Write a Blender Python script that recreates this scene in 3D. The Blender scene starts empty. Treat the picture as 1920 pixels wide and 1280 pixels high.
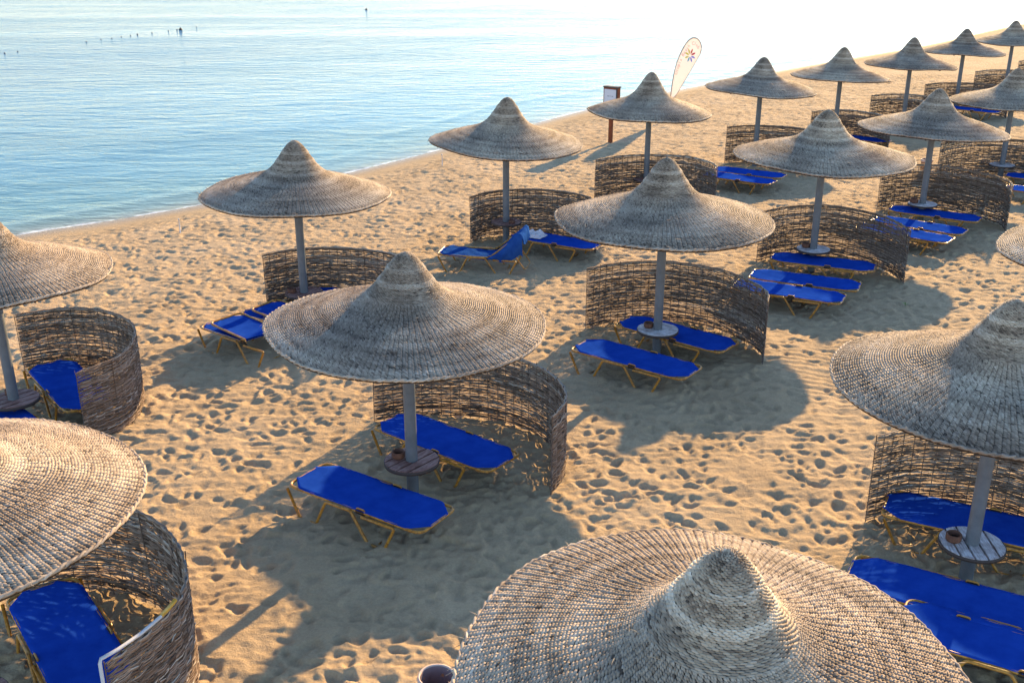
import bpy, math, random
import numpy as np

scene = bpy.context.scene
R = math.radians
rng = np.random.default_rng(7)
random.seed(7)

# ------------------------------------------------------------------ camera
cam_d = bpy.data.cameras.new("camera"); cam = bpy.data.objects.new("camera", cam_d)
scene.collection.objects.link(cam); scene.camera = cam
cam.location = (0, 0, 6.0)
cam.rotation_euler = (R(90 - 21.18), 0, 0)
cam_d.sensor_width = 36.0
cam_d.lens = 36.0 * 1975.7 / 1920.0
cam_d.clip_start = 0.05
cam_d.clip_end = 8000

# ------------------------------------------------------------------ light
SUN_EL, SUN_AZ = 18.8, 60.2            # azimuth counter-clockwise from +X
world = bpy.data.worlds.new("World"); scene.world = world; world.use_nodes = True
wn = world.node_tree
sky = wn.nodes.new('ShaderNodeTexSky'); sky.sky_type = 'NISHITA'; sky.sun_disc = False
sky.sun_elevation = R(SUN_EL); sky.sun_rotation = R(90 - SUN_AZ)
sky.air_density = 1.0; sky.dust_density = 0.2; sky.ozone_density = 3.0
wn.links.new(sky.outputs[0], wn.nodes['Background'].inputs[0])
wn.nodes['Background'].inputs[1].default_value = 0.148
sun_d = bpy.data.lights.new("sun", 'SUN'); sun = bpy.data.objects.new("sun", sun_d)
scene.collection.objects.link(sun)
sun_d.energy = 5.0; sun_d.angle = R(0.6); sun_d.color = (1.0, 0.67, 0.30)
sun.rotation_euler = (R(90 - SUN_EL), 0, R(SUN_AZ + 90))
sun.location = (20, 30, 30)
scene.view_settings.view_transform = 'Standard'
scene.view_settings.look = 'None'
scene.view_settings.gamma = 1.0
scene.view_settings.exposure = 1.30
scene.view_settings.use_curve_mapping = False

COL = scene.collection

# ------------------------------------------------------------------ materials
def mat(name, base=(.5, .5, .5), rough=.7, spec=.5, metal=0.0):
    m = bpy.data.materials.new(name); m.use_nodes = True
    b = m.node_tree.nodes['Principled BSDF']
    b.inputs['Base Color'].default_value = (*base, 1)
    b.inputs['Roughness'].default_value = rough
    b.inputs['Specular IOR Level'].default_value = spec
    b.inputs['Metallic'].default_value = metal
    return m, m.node_tree, b

def ramp(nt, stops, interp='LINEAR'):
    n = nt.nodes.new('ShaderNodeValToRGB'); cr = n.color_ramp; cr.interpolation = interp
    while len(cr.elements) < len(stops): cr.elements.new(0.5)
    for e, (p, c) in zip(cr.elements, stops): e.position = p; e.color = (*c, 1)
    return n

def noise(nt, scale, detail=3, rough=.55, coord='Object', vec=None, dist=0.0):
    n = nt.nodes.new('ShaderNodeTexNoise')
    n.inputs['Scale'].default_value = scale; n.inputs['Detail'].default_value = detail
    n.inputs['Roughness'].default_value = rough; n.inputs['Distortion'].default_value = dist
    if vec is None:
        tc = nt.nodes.new('ShaderNodeTexCoord'); vec = tc.outputs[coord]
    nt.links.new(vec, n.inputs['Vector'])
    return n

def bump(nt, b, height, strength=.3, distance=.01):
    n = nt.nodes.new('ShaderNodeBump'); n.inputs['Strength'].default_value = strength
    n.inputs['Distance'].default_value = distance
    nt.links.new(height, n.inputs['Height']); nt.links.new(n.outputs[0], b.inputs['Normal'])
    return n

def math_node(nt, op, a, bval=None):
    n = nt.nodes.new('ShaderNodeMath'); n.operation = op
    for i, v in enumerate((a, bval)):
        if v is None: continue
        if isinstance(v, (int, float)): n.inputs[i].default_value = v
        else: nt.links.new(v, n.inputs[i])
    return n

def mixrgb(nt, fac, a, b, mode='MIX'):
    n = nt.nodes.new('ShaderNodeMix'); n.data_type = 'RGBA'; n.blend_type = mode
    for sock, v in ((n.inputs[0], fac), (n.inputs[6], a), (n.inputs[7], b)):
        if isinstance(v, (int, float)): sock.default_value = v
        elif isinstance(v, tuple): sock.default_value = (*v, 1)
        else: nt.links.new(v, sock)
    return n.outputs[2]

def attr(nt, name):
    n = nt.nodes.new('ShaderNodeAttribute'); n.attribute_name = name
    return n.outputs['Fac']

# straw of the canopies: every strand carries its own tint
M_STRAW, nt, b = mat('straw', rough=.75, spec=.25)
rp = ramp(nt, [(0.0, (.09, .072, .058)), (.22, (.25, .200, .158)), (.5, (.46, .388, .308)), (.78, (.62, .540, .445)), (1.0, (.74, .68, .59))])
nt.links.new(attr(nt, 'tint'), rp.inputs[0])
n1 = noise(nt, 2.2, 4, .6)
r2 = ramp(nt, [(.35, (.72, .70, .70)), (.65, (1.08, 1.04, 1.0))]); nt.links.new(n1.outputs[0], r2.inputs[0])
oi = nt.nodes.new('ShaderNodeObjectInfo')
ro = ramp(nt, [(0.0, (.80, .78, .77)), (.5, (.95, .93, .90)), (1.0, (1.10, 1.06, .99))]); nt.links.new(oi.outputs['Random'], ro.inputs[0])
n6 = noise(nt, .9, 3, .6); nv = nt.nodes.new('ShaderNodeVectorMath'); nv.operation = 'ADD'
tc6 = nt.nodes.new('ShaderNodeTexCoord'); nt.links.new(tc6.outputs['Object'], nv.inputs[0]); nt.links.new(oi.outputs['Location'], nv.inputs[1]); nt.links.new(nv.outputs[0], n6.inputs['Vector']); nt.links.new(nv.outputs[0], n1.inputs['Vector'])
r6 = ramp(nt, [(.36, (.74, .70, .68)), (.62, (1.08, 1.07, 1.05))]); nt.links.new(n6.outputs[0], r6.inputs[0])
cc = mixrgb(nt, 1.0, rp.outputs[0], r2.outputs[0], 'MULTIPLY'); cc = mixrgb(nt, 1.0, cc, ro.outputs[0], 'MULTIPLY')
nt.links.new(mixrgb(nt, 1.0, cc, r6.outputs[0], 'MULTIPLY'), b.inputs['Base Color'])
n2 = noise(nt, 160, 2); bump(nt, b, n2.outputs[0], .35, .004)

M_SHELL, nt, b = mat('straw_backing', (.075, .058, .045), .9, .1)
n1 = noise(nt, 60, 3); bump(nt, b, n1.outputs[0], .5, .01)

# twigs of the windbreaks
M_TWIG, nt, b = mat('wicker_twig', rough=.8, spec=.2)
rp = ramp(nt, [(0.0, (.072, .048, .035)), (.35, (.180, .122, .088)), (.65, (.290, .212, .164)), (.88, (.41, .342, .29)), (1.0, (.56, .51, .45))])
nt.links.new(attr(nt, 'tint'), rp.inputs[0]); nt.links.new(rp.outputs[0], b.inputs['Base Color'])
M_STAKE, nt, b = mat('stake_wood', (.15, .115, .095), .85, .2)

# painted steel pole
M_POLE, nt, b = mat('pole_paint', rough=.42, spec=.4)
n1 = noise(nt, 6, 5, .65); rp = ramp(nt, [(.3, (.105, .118, .135)), (.62, (.15, .165, .185)), (.75, (.19, .20, .21))])
nt.links.new(n1.outputs[0], rp.inputs[0]); nt.links.new(rp.outputs[0], b.inputs['Base Color'])
n2 = noise(nt, 45, 2); bump(nt, b, n2.outputs[0], .08, .004)

def plank_mat(name, c0, c1, c2):
    m, nt, b = mat(name, rough=.7, spec=.3)
    mp = nt.nodes.new('ShaderNodeMapping'); mp.inputs['Scale'].default_value = (3, 26, 10)
    tc = nt.nodes.new('ShaderNodeTexCoord'); nt.links.new(tc.outputs['Object'], mp.inputs[0])
    n1 = noise(nt, 2.5, 5, .65, vec=mp.outputs[0])
    n2 = noise(nt, 9, 4, .7)
    rp = ramp(nt, [(.3, c0), (.52, c1), (.75, c2)]); nt.links.new(n1.outputs[0], rp.inputs[0])
    r2 = ramp(nt, [(.42, (.75, .70, .68)), (.6, (1.05, 1.05, 1.05))]); nt.links.new(n2.outputs[0], r2.inputs[0])
    nt.links.new(mixrgb(nt, 1.0, rp.outputs[0], r2.outputs[0], 'MULTIPLY'), b.inputs['Base Color'])
    bump(nt, b, n1.outputs[0], .3, .003)
    return m
M_PLANK_RED = plank_mat('plank_reddish', (.15, .07, .055), (.34, .18, .15), (.46, .32, .28))
M_PLANK_WHITE = plank_mat('plank_whitewashed', (.32, .24, .23), (.66, .61, .61), (.80, .77, .77))
M_BAND, nt, b = mat('table_band', (.07, .05, .045), .6, .3)
M_CLAY, nt, b = mat('clay', rough=.75, spec=.25)
n1 = noise(nt, 14, 4); rp = ramp(nt, [(.3, (.10, .045, .03)), (.7, (.22, .10, .065))]); nt.links.new(n1.outputs[0], rp.inputs[0]); nt.links.new(rp.outputs[0], b.inputs['Base Color'])
M_ASH, nt, b = mat('ash', (.03, .026, .024), .95, .1)

# lounger sling, frame
M_SLING, nt, b = mat('sling_blue', rough=.55, spec=.0)
n1 = noise(nt, 5, 4, .6); rp = ramp(nt, [(.3, (.010, .050, .34)), (.7, (.017, .074, .44))]); nt.links.new(n1.outputs[0], rp.inputs[0])
n3 = noise(nt, 26, 5, .7); r3 = ramp(nt, [(.60, (0, 0, 0)), (.85, (.16, .16, .16))]); nt.links.new(n3.outputs[0], r3.inputs[0])
nt.links.new(mixrgb(nt, r3.outputs[0], rp.outputs[0], (.13, .17, .40)), b.inputs['Base Color'])
n2 = noise(nt, 420, 1); n4 = noise(nt, 7, 3)
ad = math_node(nt, 'ADD', math_node(nt, 'MULTIPLY', n2.outputs[0], .18).outputs[0], n4.outputs[0])
bump(nt, b, ad.outputs[0], .15, .010)
M_SEAM, nt, b = mat('sling_seam', (.03, .07, .34), .5, .4)
M_TUBE, nt, b = mat('frame_yellow', rough=.34, spec=.5)
n1 = noise(nt, 22, 4, .7); rp = ramp(nt, [(.32, (.18, .075, .016)), (.5, (.48, .21, .030)), (.7, (.60, .31, .05))]); nt.links.new(n1.outputs[0], rp.inputs[0]); nt.links.new(rp.outputs[0], b.inputs['Base Color'])
M_BLACK, nt, b = mat('black_plastic', (.015, .015, .017), .45, .4)
M_TOWEL_BLUE, nt, b = mat('towel_blue', rough=.95, spec=.0)
n1 = noise(nt, 9, 4); rp = ramp(nt, [(.3, (.014, .055, .24)), (.7, (.026, .095, .34))]); nt.links.new(n1.outputs[0], rp.inputs[0]); nt.links.new(rp.outputs[0], b.inputs['Base Color'])
n2 = noise(nt, 180, 2); bump(nt, b, n2.outputs[0], .5, .006)
M_TOWEL_WHITE, nt, b = mat('towel_white', (.70, .66, .70), .95, .1)
n2 = noise(nt, 150, 2); bump(nt, b, n2.outputs[0], .5, .006)
M_PIPE, nt, b = mat('pipe_white', (.58, .58, .60), .45, .4)
M_PIPE_Y, nt, b = mat('pipe_yellow', (.60, .33, .04), .45, .4)
M_SIGNWOOD, nt, b = mat('sign_wood', rough=.6, spec=.3)
n1 = noise(nt, 9, 4, .7); rp = ramp(nt, [(.3, (.13, .030, .010)), (.7, (.30, .075, .022))]); nt.links.new(n1.outputs[0], rp.inputs[0]); nt.links.new(rp.outputs[0], b.inputs['Base Color'])
M_SIGNDARK, nt, b = mat('sign_trim', (.06, .055, .055), .6, .3)
M_PANEL, nt, b = mat('sign_panel', (.62, .62, .66), .5, .4)
M_PRINT, nt, b = mat('sign_print', (.30, .30, .33), .6, .3)
M_BUOY, nt, b = mat('buoy_dark', (.035, .02, .022), .5, .4)
M_ROPE, nt, b = mat('rope', (.10, .09, .08), .9, .1)
M_LEAF, nt, b = mat('seedling_leaf', (.10, .22, .03), .6, .3)
M_BINCLAY, nt, b = mat('bin_clay', rough=.7, spec=.3)
n1 = noise(nt, 8, 4); rp = ramp(nt, [(.35, (.30, .11, .05)), (.7, (.47, .21, .10))]); nt.links.new(n1.outputs[0], rp.inputs[0]); nt.links.new(rp.outputs[0], b.inputs['Base Color'])
M_BINRIM, nt, b = mat('bin_rim', (.62, .47, .40), .7, .3)
M_LINER, nt, b = mat('bin_liner', (.22, .17, .19), .3, .5)

def flag_cloth():
    m, nt, b = mat('flag_cloth', (.86, .81, .79), .8, .2)
    out = nt.nodes['Material Output']
    tr = nt.nodes.new('ShaderNodeBsdfTranslucent'); tr.inputs[0].default_value = (.82, .78, .76, 1)
    mx = nt.nodes.new('ShaderNodeMixShader'); mx.inputs[0].default_value = .5
    nt.links.new(b.outputs[0], mx.inputs[1]); nt.links.new(tr.outputs[0], mx.inputs[2]); nt.links.new(mx.outputs[0], out.inputs['Surface'])
    return m
M_FLAG = flag_cloth()
M_FLAGPOLE, nt, b = mat('flag_pole', (.13, .11, .12), .5, .4)
M_PINK, nt, b = mat('print_pink', (.70, .32, .32), .8, .2)
PETALS = [mat('print_' + n, c, .8, .2)[0] for n, c in (('red', (.62, .06, .10)), ('yellow', (.80, .66, .10)), ('blue', (.20, .25, .66)), ('orange_red', (.62, .12, .08)), ('pale_yellow', (.78, .72, .22)), ('violet', (.32, .30, .70)), ('gold', (.80, .60, .12)), ('teal', (.12, .45, .58)))]

# ------------------------------------------------------------------ mesh helpers
def mesh_np(name, V, F, material=None, smooth=True, tint=None, tris=False):
    V = np.asarray(V, dtype=np.float32); F = np.asarray(F, dtype=np.int32)
    k = F.shape[1]
    me = bpy.data.meshes.new(name)
    me.vertices.add(len(V)); me.vertices.foreach_set('co', V.ravel())
    me.loops.add(F.size); me.loops.foreach_set('vertex_index', F.ravel())
    me.polygons.add(len(F)); me.polygons.foreach_set('loop_start', np.arange(0, F.size, k, dtype=np.int32))
    me.polygons.foreach_set('use_smooth', np.full(len(F), smooth))
    if tint is not None:
        a = me.attributes.new('tint', 'FLOAT', 'FACE'); a.data.foreach_set('value', np.asarray(tint, dtype=np.float32))
    me.update(calc_edges=True)
    if material: me.materials.append(material)
    return me

def link(name, data, parent=None, loc=None):
    o = bpy.data.objects.new(name, data); COL.objects.link(o)
    if parent is not None: o.parent = parent
    if loc is not None: o.location = loc
    return o

def thing(name, label, cat, loc=(0, 0, 0), rotz=0.0, group=None):
    o = bpy.data.objects.new(name, None); COL.objects.link(o)
    o.empty_display_size = .2
    o.location = loc; o.rotation_euler = (0, 0, rotz)
    o['label'] = label; o['category'] = cat
    if group: o['group'] = group
    return o

def tag(o, label, cat, group=None):
    o['label'] = label; o['category'] = cat
    if group: o['group'] = group
    return o

def tube(path, radius, n=8, closed=False, caps=True):
    """swept tube, returns (V, F quads); radius scalar or per-point"""
    P = np.asarray(path, float); m = len(P)
    rad = np.broadcast_to(np.asarray(radius, float), (m,))
    if closed:
        T = np.roll(P, -1, 0) - np.roll(P, 1, 0)
    else:
        T = np.gradient(P, axis=0)
    T /= np.linalg.norm(T, axis=1)[:, None] + 1e-12
    up = np.array([0, 0, 1.0]); 
    if abs(T[:, 2]).mean() > .9: up = np.array([1.0, 0, 0])
    A = np.cross(T, up); ln = np.linalg.norm(A, axis=1)
    for i in range(m):
        if ln[i] < .05: A[i] = A[i - 1] if i else np.cross(T[i], (1, 0.3, 0))
    A /= np.linalg.norm(A, axis=1)[:, None] + 1e-12
    B = np.cross(A, T)
    a = np.arange(n) * 2 * np.pi / n
    V = P[:, None] + rad[:, None, None] * (np.cos(a)[None, :, None] * A[:, None] + np.sin(a)[None, :, None] * B[:, None])
    V = V.reshape(-1, 3); F = []
    mm = m if closed else m - 1
    i = np.arange(mm)[:, None]; j = np.arange(n)[None, :]
    i2 = (i + 1) % m; j2 = (j + 1) % n
    F = np.stack(np.broadcast_arrays(i * n + j, i2 * n + j, i2 * n + j2, i * n + j2), -1).reshape(-1, 4)
    if caps and not closed:
        V = np.vstack([V, P[0], P[-1]]); c0, c1 = len(V) - 2, len(V) - 1
        jj = np.arange(n); 
        F = np.vstack([F, np.stack([np.full(n, c0), jj, (jj + 1) % n, np.full(n, c0)], 1)[:, [0, 2, 1, 1]],
                       np.stack([np.full(n, c1), (m - 1) * n + jj, (m - 1) * n + (jj + 1) % n, (m - 1) * n + (jj + 1) % n], 1)])
    return V, F

def clean(F):
    """split quads with a repeated index from real quads"""
    return F

def join(parts):
    Vs, Fs, o = [], [], 0
    for V, F in parts:
        Vs.append(V); Fs.append(F + o); o += len(V)
    return np.vstack(Vs), np.vstack(Fs)

def poly_mesh(name, V, faces, material, smooth=True):
    me = bpy.data.meshes.new(name); me.from_pydata([tuple(v) for v in V], [], faces); me.validate(); me.update()
    if smooth:
        me.polygons.foreach_set('use_smooth', [True] * len(me.polygons))
    me.materials.append(material)
    return me

def tube_mesh(name, paths, radius, material, n=8, closed=False):
    parts = [tube(p, radius, n, closed) for p in paths]
    V, F = join(parts)
    faces = []
    for f in F:
        g = list(dict.fromkeys(int(x) for x in f))
        if len(g) >= 3: faces.append(g)
    return poly_mesh(name, V, faces, material)

def lathe(name, prof, material, n=24, smooth=True):
    prof = np.asarray(prof, float); a = np.arange(n) * 2 * np.pi / n
    V = np.stack([prof[:, 0][:, None] * np.cos(a), prof[:, 0][:, None] * np.sin(a), np.broadcast_to(prof[:, 1][:, None], (len(prof), n))], -1).reshape(-1, 3)
    m = len(prof); faces = []
    for i in range(m - 1):
        for j in range(n):
            faces.append([i * n + j, i * n + (j + 1) % n, (i + 1) * n + (j + 1) % n, (i + 1) * n + j])
    return poly_mesh(name, V, faces, material, smooth)

def box_mesh(name, x0, x1, y0, y1, z0, z1, material, bev=0.0):
    import bmesh
    bm = bmesh.new(); bmesh.ops.create_cube(bm, size=1)
    for v in bm.verts:
        v.co = ((x0 + x1) / 2 + v.co.x * (x1 - x0), (y0 + y1) / 2 + v.co.y * (y1 - y0), (z0 + z1) / 2 + v.co.z * (z1 - z0))
    if bev: bmesh.ops.bevel(bm, geom=bm.edges[:], offset=bev, segments=2, affect='EDGES')
    me = bpy.data.meshes.new(name); bm.to_mesh(me); bm.free(); me.materials.append(material)
    return me

def catmull(P, n):
    P = np.asarray(P, float)
    Q = np.vstack([2 * P[0] - P[1], P, 2 * P[-1] - P[-2]]); out = []
    for i in range(len(P) - 1):
        p0, p1, p2, p3 = Q[i:i + 4]
        t = np.linspace(0, 1, 40, endpoint=False)[:, None]
        out.append(.5 * (2 * p1 + (p2 - p0) * t + (2 * p0 - 5 * p1 + 4 * p2 - p3) * t ** 2 + (3 * p1 - p0 - 3 * p2 + p3) * t ** 3))
    C = np.vstack(out + [P[-1:]])
    L = np.concatenate([[0], np.cumsum(np.linalg.norm(np.diff(C, axis=0), axis=1))])
    if n is None: return C, L
    s = np.linspace(0, L[-1], n)
    return np.stack([np.interp(s, L, C[:, k]) for k in range(C.shape[1])], 1), L[-1]

def sstep(a, b, x):
    t = np.clip((x - a) / (b - a), 0, 1); return t * t * (3 - 2 * t)

# ------------------------------------------------------------------ shoreline
SHORE = np.array([(-40, -8), (-25, 7.5), (-15.5, 17.6), (-11.15, 22.20), (-9.35, 23.66), (-7.68, 25.19), (-5.99, 27.09), (-4.07, 29.57), (-2.0, 32.6), (0.70, 36.9), (3.05, 40.4), (6.9, 45.3), (14.3, 53.8), (20.3, 60.2), (25.5, 66.0), (36.0, 79.0), (70, 118), (400, 500)], float)
_sc, _ = catmull(SHORE[:-1], None)
SHC = np.vstack([_sc[::4], SHORE[-1:]])
def shore_dist(x, y):
    """signed distance to the waterline, + inland"""
    x = np.asarray(x, float); y = np.asarray(y, float)
    best = np.full(x.shape, 1e9); sgn = np.ones(x.shape)
    for a, c in zip(SHC[:-1], SHC[1:]):
        d = c - a; L2 = d @ d
        t = np.clip(((x - a[0]) * d[0] + (y - a[1]) * d[1]) / L2, 0, 1)
        px = x - a[0] - t * d[0]; py = y - a[1] - t * d[1]
        q = px * px + py * py
        s = (x - a[0]) * d[1] - (y - a[1]) * d[0]
        m = q < best - 1e-9
        best = np.where(m, q, best); sgn = np.where(m, np.where(s >= 0, 1.0, -1.0), sgn)
    return np.sqrt(best) * sgn
SEA_Z = -0.20
def beach_z(d):
    return np.where(d > 0, SEA_Z * (1 - sstep(0.0, 2.6, d)) , SEA_Z + 0.075 * d) 

# ------------------------------------------------------------------ sand relief raster
RX0, RX1, RY0, RY1, RS = -15.0, 29.0, 2.0, 50.0, 0.02
NX, NY = int((RX1 - RX0) / RS), int((RY1 - RY0) / RS)

def vnoise(nx, ny, cell, seed, celly=None):
    g = np.random.default_rng(seed)
    celly = celly or cell
    gx, gy = int(nx / cell) + 3, int(ny / celly) + 3
    a = g.random((gy, gx)).astype(np.float32)
    xs = np.arange(nx) / cell; ys = np.arange(ny) / celly
    ix = xs.astype(int); iy = ys.astype(int); fx = (xs - ix).astype(np.float32); fy = (ys - iy).astype(np.float32)
    fx = fx * fx * (3 - 2 * fx); fy = fy * fy * (3 - 2 * fy)
    r0 = a[:, ix] * (1 - fx) + a[:, ix + 1] * fx
    return r0[iy] * (1 - fy)[:, None] + r0[iy + 1] * fy[:, None] - .5

H = .05 * vnoise(NX, NY, 75, 1) + .030 * vnoise(NX, NY, 24, 2)
# smooth, dragged tracks where hardly anyone has stepped since: (x0,y0,x1,y1,half width)
TRACKS = [(-3.2, 10.2, -.6, 13.4, .55), (-2.6, 8.0, -1.9, 9.4, .35), (3.9, 12.6, 4.4, 15.4, .45), (2.0, 9.2, 2.8, 11.2, .35), (-4.8, 10.4, -4.4, 12.2, .3)]
def track_mask(x, y):
    m = np.zeros(np.shape(x))
    for x0, y0, x1, y1, w in TRACKS:
        dx, dy = x1 - x0, y1 - y0
        t = np.clip(((x - x0) * dx + (y - y0) * dy) / (dx * dx + dy * dy), 0, 1)
        m = np.maximum(m, 1 - sstep(.6, 1.3, np.hypot(x - x0 - t * dx, y - y0 - t * dy) / w))
    return m
NST = 50000
RAG = vnoise(NX, NY, 2.6, 31) * .9 + vnoise(NX, NY, 5, 32)
sx = rng.uniform(RX0 + .5, RX1 - .5, NST); sy = rng.uniform(RY0 + .5, RY1 - .5, NST)
inland = shore_dist(sx, sy)
trk = track_mask(sx, sy)
keep = (inland > .55) & (rng.random(NST) > trk * .55)
sx, sy = sx[keep], sy[keep]
for x, y in zip(sx, sy):
    u = rng.random()
    if u < .62:                                     # a foot
        L, W, dep = rng.uniform(.10, .14), rng.uniform(.044, .062), rng.uniform(.022, .044)
        ang = rng.normal(.9, .9) if rng.random() < .6 else rng.uniform(0, 6.28)
    elif u < .9:                                    # scuffed hollow
        L, W, dep = rng.uniform(.05, .12), rng.uniform(.04, .085), rng.uniform(.014, .034)
        ang = rng.uniform(0, 6.28)
    else:
        L, W, dep = rng.uniform(.12, .26), rng.uniform(.08, .16), rng.uniform(.010, .026)
        ang = rng.uniform(0, 6.28)
    hw = int((L * 1.75) / RS) + 2
    ci, cj = int((x - RX0) / RS), int((y - RY0) / RS)
    i0, i1, j0, j1 = max(ci - hw, 0), min(ci + hw + 1, NX), max(cj - hw, 0), min(cj + hw + 1, NY)
    gx = (np.arange(i0, i1) * RS + RX0 - x)[None, :]; gy = (np.arange(j0, j1) * RS + RY0 - y)[:, None]
    c, s = math.cos(ang), math.sin(ang)
    a = (gx * c + gy * s) / L; bb = (-gx * s + gy * c) / W
    bb = bb * (1 + .28 * a) + .12 * a * a           # wider toes, slight curve
    q = np.sqrt(a * a + bb * bb)
    q = q * (1 + .42 * RAG[j0:j1, i0:i1])
    m = 1 - sstep(.45, 1.08, q)
    rim = np.exp(-((q - 1.2) / .2) ** 2) * dep * rng.uniform(.25, .6) * (1 + .6 * np.sign(a) * np.abs(a) ** .5 * .5)
    T = H[j0:j1, i0:i1]
    mean = float(T.mean())
    tgt = mean - dep * (1 + .35 * a * rng.choice([-1, 1]))
    H[j0:j1, i0:i1] = T * (1 - m) + tgt * m + rim
# rake-like drag lines on the flat patch by the windbreak
for n_, (x0, y0) in enumerate([(3.92 + .03 * k, 13.2 + .17 * k) for k in range(13)]):
    X = (np.arange(NX) * RS + RX0)[None, :]; Y = (np.arange(NY) * RS + RY0)[:, None]
    i0, i1 = int((x0 - .1 - RX0) / RS), int((x0 + .75 - RX0) / RS); j0, j1 = int((y0 - .4 - RY0) / RS), int((y0 + .3 - RY0) / RS)
    dd = np.abs((Y[j0:j1] - y0) + .32 * (X[:, i0:i1] - x0))
    H[j0:j1, i0:i1] -= .022 * np.exp(-(dd / .03) ** 2)
nA = vnoise(NX, NY, 8.5, 21, 5.5) + .55 * vnoise(NX, NY, 4.6, 22, 3.0)
nB = vnoise(NX, NY, 15, 23, 10)
nC = vnoise(NX, NY, 5.5, 24, 3.6)
H -= (.060 * np.abs(nA) + .055 * np.abs(nB) + .030 * np.abs(nC)) * (1 - .4 * track_mask((np.arange(NX) * RS + RX0)[None, :] + np.zeros((NY, 1)), (np.arange(NY) * RS + RY0)[:, None] + np.zeros((1, NX)))).astype(np.float32)
# settle the grains: a little diffusion, then fine crumbs
for _ in range(1):
    H[1:-1, 1:-1] = .5 * H[1:-1, 1:-1] + .125 * (H[:-2, 1:-1] + H[2:, 1:-1] + H[1:-1, :-2] + H[1:-1, 2:])
H += .010 * vnoise(NX, NY, 4.0, 3) + .012 * vnoise(NX, NY, 9, 5)
H -= H.mean()
H *= .78
def sand_relief(x, y):
    x = np.asarray(x, float); y = np.asarray(y, float)
    u = np.clip((x - RX0) / RS, 0, NX - 2.001); v = np.clip((y - RY0) / RS, 0, NY - 2.001)
    iu, iv = u.astype(int), v.astype(int); fu, fv = u - iu, v - iv
    h = H[iv, iu] * (1 - fu) * (1 - fv) + H[iv, iu + 1] * fu * (1 - fv) + H[iv + 1, iu] * (1 - fu) * fv + H[iv + 1, iu + 1] * fu * fv
    edge = sstep(RX0, RX0 + 1, x) * (1 - sstep(RX1 - 1, RX1, x)) * sstep(RY0, RY0 + .8, y) * (1 - sstep(RY1 - 2, RY1, y))
    return h * edge
def ground_z(x, y):
    d = shore_dist(x, y)
    return beach_z(d) + sand_relief(x, y) * sstep(.45, 1.5, d)
def gz(x, y):
    xs = np.array([x, x + .12, x - .12, x, x]); ys = np.array([y, y, y, y + .12, y - .12])
    return float(ground_z(xs, ys).mean())

# sand sheet: rows and columns close together on the beach in view, wide apart beyond
ys = [-30, -16, -8, -4, -1, 1, 2.5, 3.5, 4.2]
y = 4.7
while y < 49: ys.append(y); y += .0195 * (max(y, 6) / 8) ** .8
while y < 700: ys.append(y); y += (y - 46) * .09 + .1
ys = np.array(ys)
NC = 620
core = np.linspace(-1, 1, NC)
outer = np.array([1.02, 1.06, 1.12, 1.22, 1.4, 1.7, 2.2, 3.2, 5, 9, 18, 40])
us = np.concatenate([-outer[::-1], core, outer])
wid = .50 * np.maximum(ys, 4) + 2.2
GX = us[None, :] * wid[:, None]; GY = np.broadcast_to(ys[:, None], GX.shape)
DD = shore_dist(GX.ravel(), GY.ravel()).reshape(GX.shape)
GZ = np.maximum(beach_z(DD), -3.0) + sand_relief(GX, GY) * sstep(.45, 1.5, DD)
ny_, nx_ = GX.shape
idx = np.arange(ny_ * nx_).reshape(ny_, nx_)
F = np.stack([idx[:-1, :-1], idx[:-1, 1:], idx[1:, 1:], idx[1:, :-1]], -1).reshape(-1, 4)
keepf = (DD.ravel()[F].max(1) > -6)
F = F[keepf]
used = np.zeros(ny_ * nx_, bool); used[F.ravel()] = True
remap = np.cumsum(used) - 1
V = np.stack([GX.ravel(), GY.ravel(), GZ.ravel()], -1)[used]
F = remap[F]
M_SAND, nt, b = mat('sand', rough=.95, spec=.15)
n1 = noise(nt, .55, 4, .6); rp = ramp(nt, [(.32, (.44, .318, .190)), (.5, (.50, .366, .222)), (.68, (.55, .408, .255))])
nt.links.new(n1.outputs[0], rp.inputs[0])
n2 = noise(nt, 38, 4, .75); r2 = ramp(nt, [(.30, (.86, .85, .84)), (.65, (1.06, 1.06, 1.06))]); nt.links.new(n2.outputs[0], r2.inputs[0])
colr = mixrgb(nt, 1.0, rp.outputs[0], r2.outputs[0], 'MULTIPLY')
sd = attr(nt, 'shore')
wet = nt.nodes.new('ShaderNodeMapRange'); wet.inputs[1].default_value = .15; wet.inputs[2].default_value = .75; wet.inputs[3].default_value = 1; wet.inputs[4].default_value = 0
nt.links.new(sd, wet.inputs[0])
damp = nt.nodes.new('ShaderNodeMapRange'); damp.inputs[1].default_value = .9; damp.inputs[2].default_value = 2.6; damp.inputs[3].default_value = .30; damp.inputs[4].default_value = 0
nt.links.new(sd, damp.inputs[0])
colr = mixrgb(nt, damp.outputs[0], colr, (.30, .22, .12))
colr = mixrgb(nt, wet.outputs[0], colr, (.33, .25, .16))
nt.links.new(colr, b.inputs['Base Color'])
rr = nt.nodes.new('ShaderNodeMapRange'); rr.inputs[3].default_value = .95; rr.inputs[4].default_value = .38
nt.links.new(wet.outputs[0], rr.inputs[0]); nt.links.new(rr.outputs[0], b.inputs['Roughness'])
n3 = noise(nt, 22, 5, .7); n4 = noise(nt, 240, 2, .6)
ad = math_node(nt, 'ADD', n3.outputs[0], math_node(nt, 'MULTIPLY', n4.outputs[0], .25).outputs[0])
n5 = noise(nt, 4.2, 4, .6)
fb = math_node(nt, 'MULTIPLY', math_node(nt, 'MULTIPLY', n5.outputs[0], attr(nt, 'far')).outputs[0], 7.0)
ad = math_node(nt, 'ADD', ad.outputs[0], fb.outputs[0])
bump(nt, b, ad.outputs[0], .7, .030)
me = mesh_np('sand', V, F, M_SAND)
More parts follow.
